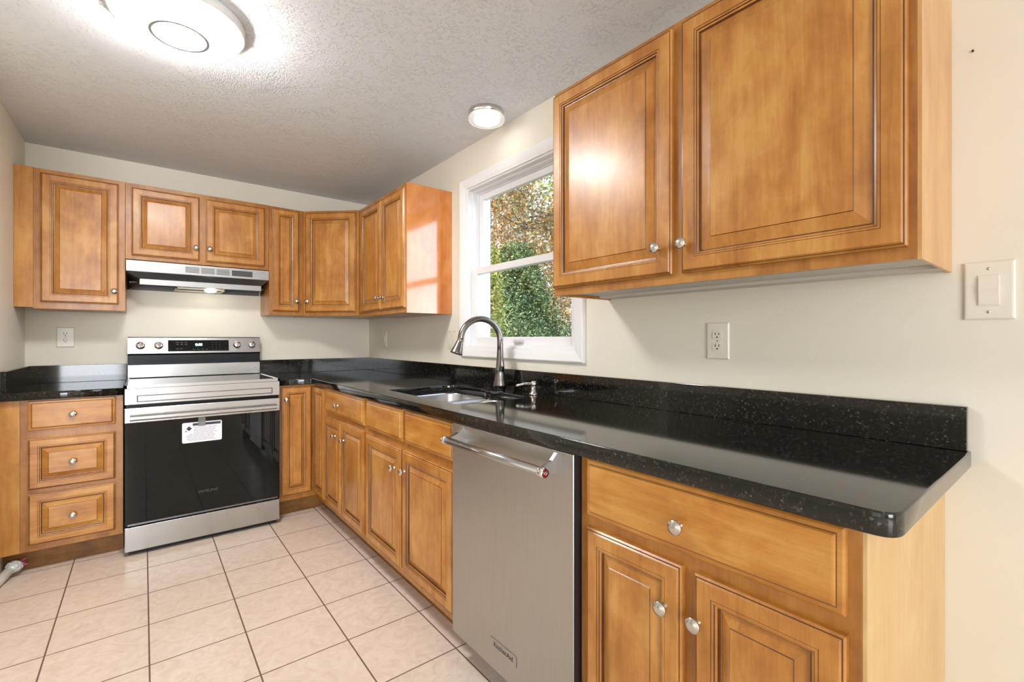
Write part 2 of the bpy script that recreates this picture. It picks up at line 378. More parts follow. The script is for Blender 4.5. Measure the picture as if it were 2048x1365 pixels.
ly0, ly1, lz0, lz1 = WY0+.018, WY1-.018, WZ0+.012, 1.592
def sash(nm, y0, y1, z0, z1, x0, x1, sw, br_, tr_):
    bm = BM(); box(bm, x0, x1, y0, y0+sw, z0, z1, bev=.003); box(bm, x0, x1, y1-sw, y1, z0, z1, bev=.003)
    box(bm, x0, x1, y0+sw, y1-sw, z0, z0+br_, bev=.003); box(bm, x0, x1, y0+sw, y1-sw, z1-tr_, z1, bev=.003)
    s = struct(nm, bm, VINYL, win)
    g = bx((x0+x1)/2-.002, (x0+x1)/2+.002, y0+sw-.004, y1-sw+.004, z0+br_-.004, z1-tr_+.004); struct('pane', g, GLS, s); return s
lower = sash('lower_sash', ly0, ly1, lz0, lz1, .032, .062, .040, .046, .038)
upper = sash('upper_sash', WY0+.026, WY1-.026, 1.562, WZ1-.026, .072, .100, .040, .034, .036)
b = BM(); box(b, .018, .032, -2.015, -1.945, 1.155, 1.166, bev=.002); box(b, .028, .032, -2.02, -1.94, 1.142, 1.170)
struct('sash_lift', b, plain('grey_sash_lift', srgb(205, 203, 200), .4), lower)

# ------------------------------------------------------------------ upper cabinets
UD, BD = -.305, -.61       # face planes of upper / base cabinets
NX, NY, UX, UY = (-1, 0, 0), (0, -1, 0), (1, 0, 0), (0, -1, 0)
def carcass(th, x0, x1, y0, y1, z0, z1, mats=None, bottom=None):
    b = BM(); box(b, x0, x1, y0, y1, z0, z1, bev=.0012); return th.part('body', b, mats or WF)
g = .0008
# left corner
t = Thing('upper_cabinet', 'honey wood upper cabinet with one door, left of the range hood in the wall corner', 'cabinet', (-1.80, -.15, 1.338))
carcass(t, -1.969, -1.589, UD, -g, 1.338, 2.097)
t.part('filler_strip', bx(-2.041, -1.9695, UD+.002, UD+.021, 1.346, 2.099), FILL)
door(t, 'door', (-1.941, UD, 1.374), UX, NY, .323, .700, (-1.637, UD, 1.449), sw=.042, bv=.020)
# over the hood
t = Thing('upper_cabinet', 'short double-door wood cabinet mounted directly above the range hood', 'cabinet', (-1.21, -.15, 1.646))
carcass(t, -1.588, -.828, UD, -g, 1.646, 2.096)
door(t, 'door', (-1.561, UD, 1.670), UX, NY, .335, .400, (-1.245, UD, 1.748), sw=.040, bv=.018)
door(t, 'door', (-1.194, UD, 1.668), UX, NY, .340, .400, (-1.173, UD, 1.748), sw=.040, bv=.018)
# narrow
t = Thing('upper_cabinet', 'tall narrow single-door wood cabinet right of the range hood', 'cabinet', (-.72, -.15, 1.342))
carcass(t, -.8265, -.606, UD, -g, 1.342, 2.094)
door(t, 'door', (-.808, UD, 1.367), UX, NY, .172, .712, (-.654, UD, 1.442), sw=.038, bv=.014)
# diagonal corner
t = Thing('corner_upper_cabinet', 'diagonal corner upper cabinet with one angled door between narrow and side cabinets', 'cabinet', (-.3, -.3, 1.338))
A, B = Vector((-.605, UD, 0)), Vector((UD, -.590, 0))
t.part('body', prism(BM(), [(-.605, -g), (A.x, A.y), (B.x, B.y), (-g, -.590), (-g, -g)], 1.340, 2.092), WF)
u = (B-A).normalized(); n = Vector((u.y, -u.x, 0))
if n.x > 0: n = -n
L = (B-A).length; q = A+u*.022
door(t, 'door', (q.x, q.y, 1.366), u, n, L-.040, .710, tuple(A+u*.045+Vector((0, 0, 1.442))), sw=.042, bv=.022)
# beside window
t = Thing('upper_cabinet', 'double-door upper cabinet with glossy orange side panel, left of the window', 'cabinet', (-.15, -.97, 1.328))
b = BM(); box(b, UD, -g, -1.352, -.5915, 1.330, 2.088, bev=.001); t.part('body', b, WF)
t.part('side_panel', bx(UD, -g, -1.358, -1.3522, 1.328, 2.090), ORG, label='glossy orange wood side panel')
door(t, 'door', (UD, -.665, 1.360), UY, NX, .346, .700, (UD, -.975, 1.437), sw=.041, bv=.020)
door(t, 'door', (UD, -1.021, 1.358), UY, NX, .330, .700, (UD, -1.056, 1.437), sw=.041, bv=.020)
# right
t = Thing('upper_cabinet', 'large double-door upper cabinet on the right wall beside the light switch', 'cabinet', (-.15, -3.1, 1.334))
b = BM(); box(b, UD, UD+.02, -3.633, -2.600, 1.334, 2.084); box(b, UD+.02, -g, -3.633, -2.600, 1.352, 2.084); box(b, UD+.02, -g, -2.616, -2.600, 1.334, 1.352)
t.part('body', b, WF)
t.part('side_panel', bx(UD, -g, -3.640, -3.6332, 1.333, 2.085), PALE2, label='light maple side panel')
t.part('bottom_panel', bx(UD+.0202, -g, -3.633, -2.6165, 1.346, 1.3518), UNDER, label='pale painted underside')
t.part('mounting_rail', bx(-.075, -g, -3.633, -2.6165, 1.337, 1.3458), UNDER)
door(t, 'door', (UD, -2.604, 1.360), UY, NX, .492, .706, (UD, -3.053, 1.440), sw=.044, bv=.027)
door(t, 'door', (UD, -3.126, 1.360), UY, NX, .494, .706, (UD, -3.137, 1.438+.002), sw=.045, bv=.029)
for ch in t.o.children: pass

# ------------------------------------------------------------------ base cabinets
FB, FT = .132, .8745
t = Thing('base_cabinet', 'wood base cabinet with three stacked drawers left of the range', 'cabinet', (-1.8, -.3, FZ))
carcass(t, -1.974, -1.590, BD, -g, FB, FT)
t.part('filler_strip', bx(-2.041, -1.9745, BD+.001, BD+.02, FB, FT), FILL)
t.part('toe_kick', bx(-2.041, -1.591, -.535, -.52, FZ+g, FB-g), TOE)
for z0, z1, fl, kz in ((.725, .870, True, .795), (.435, .683, False, .556), (.164, .413, False, .284)):
    d = door(t, 'drawer', (-1.946, BD, z0), UX, NY, .325, z1-z0, (-1.785, BD, kz), sw=.038, bv=.020, flat=fl, mats=[WH, GL])
# corner base
t = Thing('corner_base_cabinet', 'corner base cabinet with folding two-leaf door right of the range', 'cabinet', (-.4, -.4, FZ))
t.part('body', prism(BM(), [(-.832, -g), (-.832, BD), (BD, BD), (BD, -.872), (-g, -.872), (-g, -g)], FB, FT), WF)
t.part('toe_kick', prism(BM(), [(-.832, -.515), (-.832, -.53), (-.53, -.53), (-.53, -.872), (-.515, -.872), (-.515, -.515)], FZ+g, FB-g), TOE)
door(t, 'door_leaf', (-.816, BD, .166), UX, NY, .183, .697, (-.790, BD, .785), sw=.038, bv=.014)
door(t, 'door_leaf', (BD, -.634, .166), UY, NX, .220, .697, None, sw=.038, bv=.014)
# drawer over doors
t = Thing('base_cabinet', 'wood base cabinet with one drawer above two narrow doors, beside the corner', 'cabinet', (-.3, -1.2, FZ))
carcass(t, BD, -g, -1.541, -.873, FB, FT)
t.part('toe_kick', bx(-.53, -.515, -1.541, -.873, FZ+g, FB-g), TOE)
door(t, 'drawer', (BD, -.880, .729), UY, NX, .643, .141, (BD, -1.135, .790), flat=True)
door(t, 'door', (BD, -.880, .166), UY, NX, .290, .530, (BD, -1.090, .606), sw=.040, bv=.018)
door(t, 'door', (BD, -1.196, .166), UY, NX, .327, .534, (BD, -1.238, .606), sw=.040, bv=.018)
# sink base
t = Thing('sink_base_cabinet', 'sink base cabinet with two blank drawer fronts over two doors, below the faucet', 'cabinet', (-.3, -2.0, FZ))
b = BM(); y0, y1 = -2.410, -1.542
box(b, BD, BD+.019, y0, y1, FB, FT); box(b, BD+.019, -g, y0, y0+.016, FB, FT); box(b, BD+.019, -g, y1-.016, y1, FB, FT); box(b, BD+.019, -g, y0+.016, y1-.016, FB, FB+.016)
t.part('body', b, WF); t.part('toe_kick', bx(-.53, -.515, y0, y1, FZ+g, FB-g), TOE)
door(t, 'false_drawer_front', (BD, -1.560, .726), UY, NX, .413, .140, flat=True)
door(t, 'false_drawer_front', (BD, -2.000, .726), UY, NX, .399, .140, flat=True)
door(t, 'door', (BD, -1.560, .168), UY, NX, .400, .522, (BD, -1.905, .600), sw=.042, bv=.022)
door(t, 'door', (BD, -1.980, .168), UY, NX, .420, .524, (BD, -2.008, .606), sw=.042, bv=.022)
# right base
t = Thing('base_cabinet', 'end base cabinet with wide drawer over two doors, right of the dishwasher', 'cabinet', (-.3, -3.3, FZ))
carcass(t, BD, -g, -3.622, -3.018, FB, FT)
t.part('side_panel', bx(BD, -g, -3.628, -3.6222, FZ+g, FT), PALE, label='pale birch end panel')
t.part('toe_kick', bx(-.53, -.515, -3.622, -3.018, FZ+g, FB-g), TOE)
door(t, 'drawer', (BD, -3.046, .726), UY, NX, .556, .144, (BD, -3.312, .785), flat=True)
door(t, 'door', (BD, -3.048, .166), UY, NX, .266, .532, (BD, -3.276, .601), sw=.041, bv=.020)
door(t, 'door', (BD, -3.342, .166), UY, NX, .262, .530, (BD, -3.352, .602), sw=.041, bv=.020)

# ------------------------------------------------------------------ countertops with backsplashes
CT0, CT1, SP = .8755, .914, 1.017
e = .0035
t = Thing('countertop', 'short black granite countertop left of the range with corner backsplash', 'countertop', (-1.8, -.3, CT0))
t.part('slab', flat_mesh([[(-2.041+e, -g-e), (-2.041+e, -.637+e), (-1.5885-e, -.637+e), (-1.5885-e, -g-e)]], CT0, CT1, e), GRAN)
t.part('backsplash', bx(-2.041, -1.5885, -.020, -g, CT1+.0003, SP, bev=.0012), GRAN)
t.part('backsplash', bx(-2.041, -2.021, -.600, -.0205, CT1+.0003, SP, bev=.0012), GRAN)
t = Thing('countertop', 'long L-shaped black granite countertop running from the range past the sink', 'countertop', (-.3, -1.8, CT0))
outer = [(-.8355+e, -g-e), (-.8355+e, -.637+e), (-.637+e, -.637+e), (-.637+e, -3.673+e), (-g-e, -3.673+e), (-g-e, -g-e)]
outer = round_poly(outer, [0, 0, .012, .032, 0, 0])
hole = round_poly([(-.530, -1.595), (-.120, -1.575), (-.120, -1.900), (-.160, -1.945), (-.160, -1.990), (-.130, -2.030), (-.150, -2.290), (-.530, -2.300)], [.03, .09, .05, .03, .03, .05, .09, .06])
t.part('slab', flat_mesh([outer, hole[::-1]], CT0, CT1, e), GRAN)
t.part('backsplash', bx(-.8355, -g, -.020, -g, CT1+.0003, SP, bev=.0012), GRAN)
t.part('backsplash', bx(-.020, -g, -3.668, -.0205, CT1+.0003, SP, bev=.0012), GRAN)

# sink
t = Thing('kitchen_sink', 'undermount stainless double-bowl sink set in the black granite counter', 'sink', (-.33, -1.94, .68))
def bowl(x0, x1, y0, y1, zb):
    zt = .8735; rs = [rrect(x0-.022, x1+.022, y0-.016, y1+.016, .09, zt), rrect(x0, x1, y0, y1, .085, zt), rrect(x0+.004, x1-.004, y0+.004, y1-.004, .082, zt-.012),
        rrect(x0+.010, x1-.010, y0+.010, y1-.010, .075, zb+.03), rrect(x0+.022, x1-.022, y0+.022, y1-.022, .065, zb+.006), rrect(x0+.045, x1-.045, y0+.045, y1-.045, .05, zb)]
    bm = rings(BM(), rs, smooth=True)
    lathe(bm, [(.045, zb+.0015), (.036, zb+.002), (.034, zb-.01), (0, zb-.01)], o=((x0+x1)/2, (y0+y1)/2, 0), seg=20)
    bmesh.ops.recalc_face_normals(bm, faces=bm.faces[:])
    return bm
t.part('basin', bowl(-.548, -.105, -1.925, -1.580, .69), SINK, label='larger left basin')
t.part('basin', bowl(-.548, -.135, -2.300, -1.958, .71), SINK, label='smaller right basin')

# faucet
fx, fy = -.083, -1.966
t = Thing('faucet', 'brushed nickel gooseneck pull-down faucet standing behind the sink', 'faucet', (fx, fy, CT1))
t.part('body', lathe(BM(), [(0, 0), (.026, 0), (.027, .003), (.0265, .010), (.030, .014), (.034, .022), (.0335, .028), (.029, .05), (.0245, .075), (.0225, .095), (.0235, .099), (.0235, .103), (.022, .106), (.0205, .13), (.0175, .17), (.0158, .2), (.0158, .205)], o=(fx, fy, CT1+.0003), seg=28), FAUC)
dr = Vector((-.985, .17, 0)).normalized(); rr_ = .108; z0 = CT1+.252; P = [Vector((fx, fy, CT1+.2)), Vector((fx, fy, z0-.02))]
for k in range(0, 25):
    a = R(180*k/24); P.append(Vector((fx, fy, z0))+dr*(rr_-rr_*math.cos(a))+Vector((0, 0, rr_*math.sin(a))))
tip = Vector((fx, fy, z0))+dr*(2*rr_)
t.part('spout', tube(BM(), P, .0152, 20), FAUC)
ax = (dr*.34+Vector((0, 0, -1))).normalized()
t.part('spray_head', lathe(BM(), [(0, -.003), (.0155, -.003), (.017, 0), (.0155, .004), (.017, .010), (.020, .028), (.0265, .053), (.0305, .068), (.0305, .071), (.026, .072), (0, .070)], o=tip+Vector((0, 0, .004)), ax=ax, seg=28), FAUC)
side = Vector((-.35, -1, 0)).normalized()
hp = [Vector((fx, fy, CT1+.098))+side*.024, Vector((fx, fy, CT1+.125))+side*.030, Vector((fx, fy, CT1+.160))+side*.027, Vector((fx, fy, CT1+.2))+side*.022, Vector((fx, fy, CT1+.235))+side*.022, Vector((fx, fy, CT1+.258))+side*.026]
t.part('handle', tube(BM(), hp, [.012, .013, .009, .0065, .0075, .004], 14), FAUC)

t = Thing('soap_dispenser', 'small nickel soap dispenser pump beside the faucet on the counter', 'soap dispenser', (-.083, -2.226, CT1))
t.part('collar', lathe(BM(), [(0, 0), (.022, 0), (.023, .003), (.021, .008), (.015, .013), (.0145, .018), (.012, .022), (.011, .042), (0, .042)], o=(-.083, -2.226, CT1+.0003)), NICK)
t.part('pump_head', lathe(BM(), [(0, .0425), (.0135, .0425), (.0145, .047), (.0145, .058), (.011, .063), (0, .065)], o=(-.083, -2.226, CT1)), NICK)
t.part('nozzle', tube(BM(), [(-.095, -2.222, CT1+.053), (-.13, -2.209, CT1+.052), (-.165, -2.197, CT1+.046)], [.008, .0065, .004]), NICK)

# ------------------------------------------------------------------ range
RX0, RX1, RF = -1.583, -.841, -.69
t = Thing('electric_range', 'stainless steel freestanding range with black glass oven door between base cabinets', 'range', (-1.21, -.35, FZ))
b = BM(); box(b, RX0+.004, RX1-.004, -.640, -.03, .05, .912); t.part('body', b, BLK)
for x in (RX0+.05, RX1-.05):
    for y in (-.60, -.10): t.part('foot', lathe(BM(), [(0, 0), (.022, 0), (.024, .006), (.016, .012), (.016, .0258), (0, .0258)], o=(x, y, FZ)), BLK)
t.part('front_skirt', bx(RX0+.015, RX1-.015, -.665, -.645, FZ+.006, .0495), BLK)
b = BM(); box(b, RX0, RX1, RF+.01, -.085, .9125, .920, 0); box(b, RX0, RX0+.010, RF, -.085, .912, .9285, 1); box(b, RX1-.010, RX1, RF, -.085, .912, .9285, 1); box(b, RX0, RX1, RF, RF+.012, .912, .9285, 1)
ck = t.part('cooktop', b, [GLASSB, STH])
t.part('cooktop_glass', bx(RX0+.0102, RX1-.0102, RF+.0122, -.0855, .9203, .9255), GLASSB, ck)
# front fascia below the cooktop with recessed long panel
b = panel((RX0, -.641, .8255), UX, NY, RX1-RX0, .086, [(0, 0, 0), (0, .047, 0), (.0015, .049, 0), (.004, .049, 0)])
fa = t.part('front_fascia', b, STH)
b = BM(); o_ = [(RX0+.05, .838), (RX1-.04, .838), (RX1-.04, .874), (RX0+.05, .874)]; yv = RF-.0002
rings(b, [[(x, yv+.0001, z) for x, z in o_], [(x+(.006 if i in (0, 3) else -.006), yv-.0045, z+(.005 if i < 2 else -.005)) for i, (x, z) in enumerate(o_)]], cap1=True)
bmesh.ops.recalc_face_normals(b, faces=b.faces[:])
t.part('pressed_panel', b, STH, fa)
b = panel((RX0, -.641, .184), UX, NY, RX1-RX0, .624, [(0, 0, 0), (0, .047, 0), (.002, .049, 0), (.004, .049, 0)]); dr_ = t.part('oven_door', b, GLASSB)
b = panel((RX0, RF-.0002, .730), UX, NY, RX1-RX0, .077, [(0, 0, 0), (0, .003, 0), (.002, .004, 0), (.004, .004, 0)]); t.part('door_trim', b, STH, dr_)
b = BM(); hz = .757
extr(b, [(RF-.006, hz-.017), (RF-.030, hz-.015), (RF-.038, hz-.006), (RF-.038, hz+.008), (RF-.030, hz+.016), (RF-.006, hz+.017)], 'x', RX0+.022, RX1-.022)
t.part('door_handle', b, STH, dr_)
t.part('door_sill_strip', bx(RX0+.012, RX1-.012, RF-.003, RF-.0002, .187, .196), steel('dark_steel', (.2, .21, .22), .3, (2, 2, 90)), dr_)
t.part('brand_lettering', text_bm('SAMSUNG', .021, (-1.215, RF-.0003, .306), UX, (0, 0, 1)), GRYT, dr_)
# warning sheet taped on the glass
la = BM(); lx0, lx1, lz0_, lz1_ = -1.337, -1.148, .590, .704; ly = RF-.0012
prf = round_poly([(lx0, lz0_), (lx1, lz0_), (lx1, lz1_), (lx0, lz1_)], .010)
extr(la, prf, 'y', ly, ly+.0008); lab = t.part('warning_label', la, WHP, dr_, label='white printed warning sheet')
b = BM(); box(b, -1.288, -1.154, ly-.0005, ly-.0001, .684, .698)
cx_, cz_ = -1.309, .668
for s_, dx, dz in ((.0135, .004, .002), (.006, -.010, -.014)): extr(b, [(cx_+dx-s_, cz_+dz), (cx_+dx, cz_+dz-s_*(1 if s_ > .01 else .1)), (cx_+dx+s_, cz_+dz), (cx_+dx, cz_+dz+s_)], 'y', ly-.0005, ly-.0001)
t.part('label_print', b, INK, lab)
b = BM(); rd = random.Random(3)
for i in range(12):
    z = .676-i*.0068; x0 = -1.286+rd.random()*.006 if i < 6 else -1.322+rd.random()*.02; x1 = -1.158-rd.random()*.03
    x = x0
    while x < x1:
        w_ = .006+rd.random()*.016; box(b, x, min(x+w_, x1), ly-.0004, ly-.0001, z, z+.0022); x += w_+.0025
t.part('label_fine_print', b, INK2, lab)
t.part('tape_strip', bx(-1.262, -1.228, ly-.0009, ly-.0006, .680, .728), TAPE, lab)
b = panel((RX0, -.641, .050), UX, NY, RX1-RX0, .127, [(0, 0, 0), (0, .046, 0), (.002, .048, 0), (.004, .048, 0)]); t.part('storage_drawer', b, STH)
# backguard
bg = BM(); extr(bg, [(-.030, .93), (-.030, 1.184), (-.070, 1.186), (-.078, 1.180), (-.100, 1.080), (-.085, 1.070), (-.085, .93)], 'x', RX0, RX1-.004); bgo = t.part('backguard', bg, BLK)
sl = (Vector((0, -.100, 1.080))-Vector((0, -.078, 1.180))); 
def on_slope(z, off): 
    k = (1.180-z)/.100; return -.078-.022*k-off
def slope_quad(bm, x0, x1, z0, z1, th, off=0.0002, mi=0):
    extr(bm, [(on_slope(z0, off), z0), (on_slope(z0, off+th), z0), (on_slope(z1, off+th), z1), (on_slope(z1, off), z1)], 'x', x0, x1, mi)
b = BM(); slope_quad(b, RX0, RX1-.004, 1.0805, 1.181, .004); t.part('control_panel', b, STH, bgo)
b = BM(); slope_quad(b, -1.380, -1.040, 1.093, 1.166, .0015, .0044); dsp = t.part('display', b, GLASSB, bgo)
nrm = Vector((0, -.976, .214)).normalized(); vup = Vector((0, .214, .976)).normalized()
t.part('clock_digits', text_bm('0:58', .023, (-1.213, on_slope(1.135, .0064), 1.135), UX, vup), LED, dsp)
for px, pz in [(-1.33+i*.023, 1.15-j*.012) for i in range(3) for j in range(2)]+[(-1.33+i*.02, 1.108) for i in range(2)]+[(-1.24+i*.024, 1.104) for i in range(4)]+[(-1.135+i*.021, 1.150-j*.015) for i in range(3) for j in range(4)]+[(-1.058, 1.104), (-1.058, 1.148)]:
    wd_ = .007 if px < -1.14 else .0022; b = BM(); slope_quad(b, px-wd_, px+wd_, pz-.0016, pz+.0016, .0003, .0061); t.part('touch_key', b, GRYT, dsp)
for kx in (-1.520, -1.428, -.990, -.900):
    o_ = Vector((kx, on_slope(1.132, .0044), 1.132)); kb = lathe(BM(), [(0, 0), (.0235, 0), (.0235, .004), (.021, .005), (.0205, .020), (.0185, .022), (0, .022)], o=o_, ax=nrm, seg=28)
    kk = t.part('burner_knob', kb, CHR, bgo)
    kb = BM(); box(kb, -.005, .005, -.0195, .0195, .0222, .034, bev=.002); u3 = Vector((1, 0, 0))
    bmesh.ops.transform(kb, matrix=Matrix(((1, 0, 0, o_.x), (0, vup.y, nrm.y, o_.y), (0, vup.z, nrm.z, o_.z), (0, 0, 0, 1))), verts=kb.verts[:]); t.part('grip', kb, CHR, kk)
b = BM(); box(b, RX0+.03, RX1-.03, -.098, -.0852, 1.035, 1.046)
t.part('vent_trim', b, BLK, bgo)
t.part('lower_guard', bx(RX0+.002, RX1-.006, -.092, -.0852, .930, 1.008), STH, bgo)

# ------------------------------------------------------------------ range hood
t = Thing('range_hood', 'stainless under-cabinet range hood with a lit bulb above the range', 'range hood', (-1.21, -.2, 1.49))
HF, HL = -.318, -.255; hx0, hx1 = -1.586, -.830; lx0, lx1 = -1.522, -.868
b = BM(); box(b, hx0, hx1, HF, HF+.004, 1.576, 1.640, bev=.001); box(b, hx0, hx1, HF+.004, -g, 1.632, 1.640)
fp = t.part('front_panel', b, HST)
b = BM()
def quad(bm, *p, mi=0): f = bm.faces.new([bm.verts.new(q) for q in p]); f.material_index = mi; return f
quad(b, (hx0, HF, 1.576), (hx1, HF, 1.576), (lx1, HL, 1.540), (lx0, HL, 1.540))
quad(b, (lx0, HL, 1.540), (lx1, HL, 1.540), (lx1, HL, 1.506), (lx0, HL, 1.506))
quad(b, (hx0, HF, 1.576), (lx0, HL, 1.540), (lx0, HL, 1.506), (hx0, -g, 1.489), (hx0, -g, 1.576))
quad(b, (hx1, HF, 1.576), (hx1, -g, 1.576), (hx1, -g, 1.489), (lx1, HL, 1.506), (lx1, HL, 1.540))
bmesh.ops.remove_doubles(b, verts=b.verts[:], dist=1e-5)
bmesh.ops.solidify(b, geom=b.faces[:], thickness=.0015); t.part('canopy', b, HST)
b = BM(); pl = [(lx0+.004, HL+.003), (lx1-.004, HL+.003), (hx1-.006, -.004), (hx0+.006, -.004)]; prism(b, pl, 1.560, 1.564); t.part('inner_pan', b, HOODIN); t.part('back_panel', bx(hx0+.006, hx1-.006, -.004, -.001, 1.490, 1.559), HOODIN)
b = BM()
fx0, fx1 = -1.345, -1.075
fr = [(fx0, -.235), (fx1, -.235), (fx1, -.012), (fx0, -.012)]; prism(b, fr, 1.503, 1.508)
for x in (fx0, fx1-.008): box(b, x, x+.008, -.235, -.012, 1.494, 1.503, 1)
for y in (-.235, -.02): box(b, fx0, fx1, y, y+.008, 1.494, 1.503, 1)
t.part('grease_filter', b, [MESHF, PLATE2])
for x0_, x1_ in ((hx0+.012, fx0-.002), (fx1+.002, hx1-.012)): t.part('baffle', bx(x0_, x1_, -.24 if False else -.2, -.006, 1.520, 1.524), HOODIN)
b = lathe(BM(), [(0, 0), (.018, .002), (.030, .008), (.034, .016), (.034, .024), (0, .024)], o=(-1.158, -.215, 1.478), seg=24); t.part('bulb', b, GLOW3)
b = BM()
for v0 in (-1.300, -1.218, -1.135):
    for k in range(5): box(b, v0, v0+.072, HF-.0012, HF-.0002, 1.590+k*.0078, 1.590+k*.0078+.0045)
t.part('vent_slots', b, plain('vent_shadow', srgb(92, 92, 92), .5), fp)
t.part('switch_panel', bx(-1.050, -.930, HF-.003, HF-.0002, 1.589, 1.626, bev=.001), plain('worn_switch_label', srgb(70, 72, 74), .3), fp)

# ------------------------------------------------------------------ dishwasher
DX = -.635; dy0, dy1 = -3.013, -2.4145
t = Thing('dishwasher', 'stainless dishwasher with bar handle under the granite counter', 'dishwasher', (-.3, -2.71, FZ))
t.part('tub', bx(-.57, -.03, dy0+.004, dy1-.003, .12, .850), DARK)
t.part('door', panel((-.600, dy1, .126), UY, NX, dy1-dy0, .748, [(0, 0, 1), (0, .033, 1), (.0015, .035, 0), (.003, .035, 0)]), [STV, DARK])
dd = [c for c in t.o.children][-1]
hz = .828
t.part('kick_plate', bx(-.535, -.525, dy0+.002, dy1-.002, FZ+g, .122), STV)
b = tube(BM(), [(DX-.060, dy1-.062, hz), (DX-.060, dy0+.062, hz)], .0125, 20); hd = t.part('handle', b, STH, dd)
for s_, ye in ((1, dy1-.062), (-1, dy0+.062)):
    ca = lathe(BM(), [(.0125, 0), (.0135, .0005), (.0135, .003), (.0125, .0035), (.014, .005), (.0145, .018), (.0135, .020), (0, .020)], o=(DX-.060, ye, hz), ax=(0, s_, 0), seg=24); t.part('handle_cap', ca, CHR, hd)
    ca = lathe(BM(), [(0, 0), (.0118, 0), (.0115, .0012), (0, .0014)], o=(DX-.060, ye+s_*.0201, hz), ax=(0, s_, 0), seg=24)
    lathe(ca, [(.0046, .0015), (.0046, .0022), (.003, .0022), (.003, .0015)], o=(DX-.060, ye+s_*.0201, hz), ax=(0, s_, 0), seg=16, mi=1); t.part('red_medallion', ca, [RED, CHR], hd)
    yb = ye-s_*.004; b = BM()
    pts = [(DX+.0002, hz+.040), (DX-.018, hz+.022), (DX-.045, hz+.012), (DX-.058, hz+.008), (DX-.058, hz-.009), (DX-.040, hz-.012), (DX+.0002, hz-.016)]
    lo = [b.verts.new((p[0], yb-.006, p[1])) for p in pts]; hi = [b.verts.new((p[0], yb+.012 if s_ > 0 else yb+.006, p[1])) for p in pts]
    k = len(pts); b.faces.new(lo); b.faces.new(hi[::-1])
    for i in range(k): b.faces.new((lo[i], hi[i], hi[(i+1) % k], lo[(i+1) % k]))
    bmesh.ops.recalc_face_normals(b, faces=b.faces[:]); t.part('handle_bracket', b, STH, hd)
bd = t.part('badge', panel((DX-.0002, -2.652, .193), UY, NX, .128, .033, [(0, 0, 0), (0, .0015, 0), (.0015, .0022, 0), (.003, .0022, 0)]), STH, dd)
t.part('badge_lettering', text_bm('KitchenAid', .0215, (DX-.0026, -2.716, .2095), UY, (0, 0, 1), .0003), INK, dd)

# ------------------------------------------------------------------ outlets and switches
def plate(th, o, u, n, wd, ht, mat):
    o = Vector(o); u = Vector(u); base = o-u*wd/2-Vector((0, 0, ht/2))+Vector(n)*.0004
    return th.part('wall_plate', panel(base, u, n, wd, ht, [(0, 0, 0), (0, .003, 0), (.003, .0055, 0), (.006, .006, 0)]), mat)
def oriented(bm, o, u, n):
    u = Vector(u); n = Vector(n); v = Vector((0, 0, 1)); o = Vector(o)
    bmesh.ops.transform(bm, matrix=Matrix(((u.x, n.x, v.x, o.x), (u.y, n.y, v.y, o.y), (u.z, n.z, v.z, o.z), (0, 0, 0, 1))), verts=bm.verts[:]); bmesh.ops.recalc_face_normals(bm, faces=bm.faces[:]); return bm
def outlet(label, o, u, n, wd=.074, ht=.120, mat=PLATE):
    th = Thing('wall_outlet', label, 'outlet', o); p = plate(th, o, u, n, wd, ht, mat)
    for dz in (.0195, -.0195):
        b = BM(); pts = [(-.0165, -.009), (-.010, -.0145), (.010, -.0145), (.0165, -.009), (.0165, .009), (.010, .0145), (-.010, .0145), (-.0165, .009)]
        extr(b, [(x, z+dz) for x, z in pts], 'y', .0062, .0085); s = th.part('socket', oriented(b, o, u, n), mat, p)
        b = BM(); box(b, -.0075, -.0052, .0086, .0090, dz-.001, dz+.0085); box(b, .0052, .0075, .0086, .0090, dz-.0, dz+.0075)
        lathe(b, [(0, .0086), (.0026, .0086), (.0026, .0090), (0, .0090)], o=(0, 0, dz-.007), ax=(0, 1, 0), seg=12); th.part('slots', oriented(b, o, u, n), SLOT, p)
    b = BM(); lathe(b, [(0, .0062), (.003, .0062), (.0025, .0072), (0, .0075)], ax=(0, 1, 0), seg=12); th.part('screw', oriented(b, o, u, n), NICK, p)
outlet('ivory duplex outlet on the back wall left of the range', (-1.872, 0, 1.184), (1, 0, 0), (0, -1, 0), .080, .120)
outlet('ivory duplex outlet on the right wall below the large upper cabinet', (0, -3.068, 1.168), (0, -1, 0), (-1, 0, 0), .077, .122)
def switch(label, o, u, n, wd, ht, gangs, mat, kind='rocker'):
    th = Thing('wall_switch', label, 'switch', o); p = plate(th, o, u, n, wd, ht, mat)
    for k in range(gangs):
        cx = (k-(gangs-1)/2)*.046
        b = BM(); box(b, cx-.0185, cx+.0185, .0062, .0075, -.0345, .0345, bev=.0008); fr = th.part('rocker_frame', oriented(b, o, u, n), mat, p)
        b = BM(); extr(b, [(.0076, -.0315), (.0090, -.0315), (.0115, 0), (.0100, .0315), (.0076, .0315)], 'x', cx-.0160, cx+.0160); th.part('rocker', oriented(b, o, u, n), mat, p)
        for dz in (.049, -.049):
            b = BM(); lathe(b, [(0, .0062), (.0034, .0062), (.003, .0072), (0, .0075)], o=(cx, 0, dz), ax=(0, 1, 0), seg=12); th.part('screw', oriented(b, o, u, n), NICK, p)
switch('large ivory rocker switch on the right wall beside the big upper cabinet', (0, -3.702, 1.285), (0, -1, 0), (-1, 0, 0), .083, .132, 1, PLATE)
switch('beige rocker switch plate below the corner upper cabinets', (0, -.330, 1.172), (0, -1, 0), (-1, 0, 0), .075, .122, 1, WALL)
switch('beige double switch plate behind the faucet spray head beside the window', (0, -1.366, 1.172), (0, -1, 0), (-1, 0, 0), .118, .122, 2, PLATE2)

